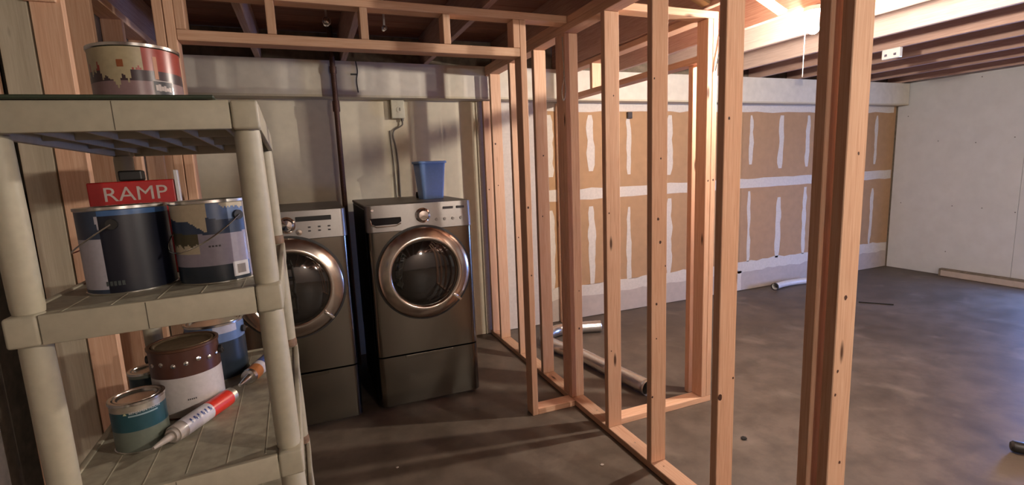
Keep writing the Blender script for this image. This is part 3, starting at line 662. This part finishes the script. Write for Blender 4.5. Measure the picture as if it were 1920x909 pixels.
# blue-white can at the back
c7 = can('paint_can', 'paint can with blue label, hidden behind the brown stain can', 0.0825, 0.182, [pm('mid_blue_label', (0.12, 0.19, 0.36)), pm('pale_lilac_label', (0.45, 0.45, 0.55), 0.4), pm('blue_black_band', (0.02, 0.03, 0.045))], lambda a, z: (1 if -10 < a < 40 and z > 0.85 else (0 if z > 0.7 else 2)), handle=(60, 0.02))
on_shelf(c7, -0.318, 1.795, 2, 0.0, 0.25)
# red box behind the navy can
rb = empty('red_tin'); tag(rb, 'red box lettered RAMP behind the navy can on the middle shelf', 'box')
box('box_body', -0.090, 0.090, 0.0, 0.10, 0.0, 0.245, pm('red_card', (0.42, 0.012, 0.012), 0.4), rb, 0.003, 2)
bm = text_bm('RAMP', 0.050, 0.0003); bmesh.ops.rotate(bm, verts=bm.verts, matrix=Matrix.Rotation(PI / 2, 3, 'X'))
for v in bm.verts: v.co.x *= 1.06
bmesh.ops.translate(bm, verts=bm.verts, vec=Vector((0.006, -0.0008, 0.212))); obj('lettering', bm, pm('worn_pale_lettering', (0.50, 0.42, 0.38), 0.5), rb)
bx = box('spout_cap', -0.028, 0.022, 0.02, 0.07, 0.246, 0.272, M['black'], rb, 0.004, 2)
box('white_strip', 0.0915, 0.100, -0.002, 0.03, 0.0, 0.268, pm('white_sticker', (0.62, 0.60, 0.60)), rb, 0.001)
on_shelf(rb, -0.408, 1.53, 3, 0.0, 0.10)

# ================================================================== CAULK TUBES (local x along the tube)
def caulk(name, label, p0, p1, segs, r):
    """segs: list of (length fraction from, to, material, part name)"""
    a = Vector(p0); b = Vector(p1); L = (b - a).length
    t = tag(empty(name), label, 'sealant tube', 'sealant tubes on the lower shelf')
    inv = SM.inverted(); la, lb = inv @ a, inv @ b; la.z = lb.z = TZ[2] - REC + r + 0.0008
    x = (lb - la).normalized(); z = Vector((0, 0, 1)); y = z.cross(x)
    t.matrix_world = SM @ Matrix(((x.x, y.x, z.x, la.x), (x.y, y.y, z.y, la.y), (x.z, y.z, z.z, la.z), (0, 0, 0, 1)))
    for (u0, u1, r0, r1, mat, nm) in segs:
        lathe(nm, [(r0, u0), (r1, u1)], mat, t, 24, 'x', (0, 0, 0), True, True)
    return t
cw = pm('white_tube', (0.55, 0.52, 0.55), 0.35); cb = pm('tube_blue', (0.03, 0.06, 0.22), 0.35); cr = pm('tube_red', (0.62, 0.035, 0.02), 0.35); cg = pm('grey_nozzle', (0.36, 0.31, 0.27), 0.45)
tb = caulk('sealant_tube', 'white and red sealant tube with grey nozzle lying on the lower shelf', (-0.364, 1.272, 0), (-0.221, 1.536, 0), [
    (0.0, 0.052, 0.004, 0.010, cg, 'nozzle'), (0.052, 0.060, 0.016, 0.018, cg, 'nozzle_collar'), (0.060, 0.085, 0.021, 0.022, cg, 'neck'),
    (0.085, 0.175, 0.0225, 0.0225, cw, 'label_white'), (0.175, 0.252, 0.0226, 0.0226, cr, 'label_red'), (0.252, 0.268, 0.0222, 0.0222, M['tinpale'], 'tube_end')], 0.0235)
for q_ in range(6):       # illegible blue lettering, as small strokes wrapped on the tube
    a0_ = math.radians(40); bm = bmesh.new(); x0_ = 0.098 + q_ * 0.0125
    vv = [bm.verts.new((x0_ + dx_, -0.0231 * math.cos(a0_ + da_), 0.0231 * math.sin(a0_ + da_))) for dx_, da_ in ((0, -0.28), (0.0045 + 0.003 * (q_ % 2), -0.28), (0.0045 + 0.003 * (q_ % 2), 0.0), (0.0045, 0.28), (0, 0.28), (0, 0.0))]
    bm.faces.new(vv); obj('lettering', bm, cb, tb)
caulk('sealant_tube', 'blue and orange tube with metal nozzle lying behind the red one', (-0.222, 1.572, 0), (-0.148, 1.80, 0), [
    (0.0, 0.055, 0.005, 0.012, M['tin'], 'nozzle'), (0.055, 0.066, 0.022, 0.024, M['tin'], 'nozzle_collar'),
    (0.066, 0.110, 0.0232, 0.0232, pm('tube_orange', (0.50, 0.17, 0.04), 0.4), 'label_orange'), (0.110, 0.135, 0.0233, 0.0233, cw, 'label_white'), (0.135, 0.245, 0.0232, 0.0232, cb, 'label_blue')], 0.0242)

# ================================================================== FLOOR THINGS
def wob(path_k, r): return lambda i: r * (1 + 0.012 * math.sin(i * 2.1))
dp = smooth_path([(2.40, 3.84, 0.056), (2.20, 3.90, 0.056), (1.98, 3.92, 0.056), (1.80, 3.78, 0.056), (1.80, 3.55, 0.056), (1.88, 3.30, 0.056), (1.92, 3.0, 0.056), (1.96, 2.75, 0.056), (1.98, 2.60, 0.056)], 14)
du = tag(empty('dryer_duct', (1.9, 3.3, 0)), 'bent shiny aluminium duct lying on the floor behind the partition', 'duct')
du.location = (0, 0, 0)
bm = bmesh.new(); add_tube(bm, dp, 0.052, 28, False, wob(0, 0.052)); o = obj('duct_tube', bm, M['galv'], du, True); so = o.modifiers.new('s', 'SOLIDIFY'); so.thickness = 0.001
bm = bmesh.new(); add_tube(bm, [dp[-1] + Vector((0, 0.005, 0)), dp[-1] + Vector((0.001, -0.02, 0))], 0.0545, 28, False); o = obj('collar', bm, M['galv'], du, True); so = o.modifiers.new('s', 'SOLIDIFY'); so.thickness = 0.001
pv = tag(empty('drain_pipe', (0, 0, 0)), 'thin white open pipe lying curved against the tan back wall', 'pipe')
pth = smooth_path([(4.96, 4.12, 0.044), (5.12, 4.155, 0.044), (5.3, 4.165, 0.044), (5.5, 4.14, 0.044), (5.72, 4.09, 0.044)], 8)
bm = bmesh.new(); add_tube(bm, pth, 0.036, 18, False); o = obj('pipe_wall', bm, M['pvc'], pv, True); so = o.modifiers.new('s', 'SOLIDIFY'); so.thickness = 0.004; so.offset = -1
bm = bmesh.new(); add_tube(bm, [pth[0] + Vector((-0.012, -0.003, 0)), pth[0] + Vector((0.006, 0.001, 0))], 0.0425, 18, False); o = obj('pipe_bell', bm, M['dark_in'], pv, True); so = o.modifiers.new('s', 'SOLIDIFY'); so.thickness = 0.004; so.offset = -1
hs = tag(empty('baseboard_heater', (7.19, 0, 0)), 'long low pale strip with dark edge on the floor along the white wall', 'heater')
box('strip_panel', 0.0, 0.055, 1.9, 3.62, 0.002, 0.075, M['paper'], hs, 0.004); box('top_edge', -0.006, 0.06, 1.9, 3.635, 0.076, 0.094, M['dark_wall'], hs, 0.003); box('end_cap', -0.004, 0.058, 3.621, 3.637, 0.0, 0.0755, M['dark_wall'], hs, 0.002)
tag(tube('thin_rod', [(5.24, 3.336, 0.006), (5.34, 3.215, 0.006), (5.43, 3.11, 0.006)], 0.006, M['dark_in'], None, 8), 'thin dark rod lying on the blue lit floor right of the near studs', 'rod')
gt = tag(empty('flashlight', (3.26, 1.20, 0.030), -0.95), 'black cylindrical tool with silver ring lying on the floor at lower right', 'tool')
lathe('tool_head', [(0.001, -0.062), (0.020, -0.060), (0.029, -0.05), (0.029, 0.0), (0.022, 0.012)], M['black'], gt, 20, 'x')
lathe('silver_ring', [(0.0225, 0.010), (0.0225, 0.020)], M['tin'], gt, 20, 'x'); lathe('tool_grip', [(0.021, 0.0205), (0.020, 0.13), (0.001, 0.135)], M['black'], gt, 20, 'x')
for i, (x, y, s, lb) in enumerate(((2.62, 0.99, 0.012, 'small pale wood chip on the floor at the bottom right'), (1.28, 2.05, 0.010, 'white plaster crumb on the laundry side floor below the doorway'), (0.30, 2.5, 0.008, 'yellowish crumb on the floor before the left machine'), (2.16, 2.16, 0.016, 'dark scrap on the floor just in front of the closet plate'), (2.12, 1.92, 0.02, 'longer dark scrap on the floor between partition and closet plate'))):
    bm = bmesh.new(); bmesh.ops.create_icosphere(bm, subdivisions=1, radius=s)
    for v in bm.verts: v.co = Vector((v.co.x * rnd.uniform(0.8, 1.5), v.co.y * rnd.uniform(0.6, 1.1), v.co.z * 0.35))
    zmin = min(v.co.z for v in bm.verts)
    o = obj('debris_chip', bm, M['dark_in'] if i > 2 else (M['stud'] if i == 0 else M['mud'])); tag(o, lb, 'debris', 'crumbs and scraps on the floor'); o.location = (x, y, -zmin)
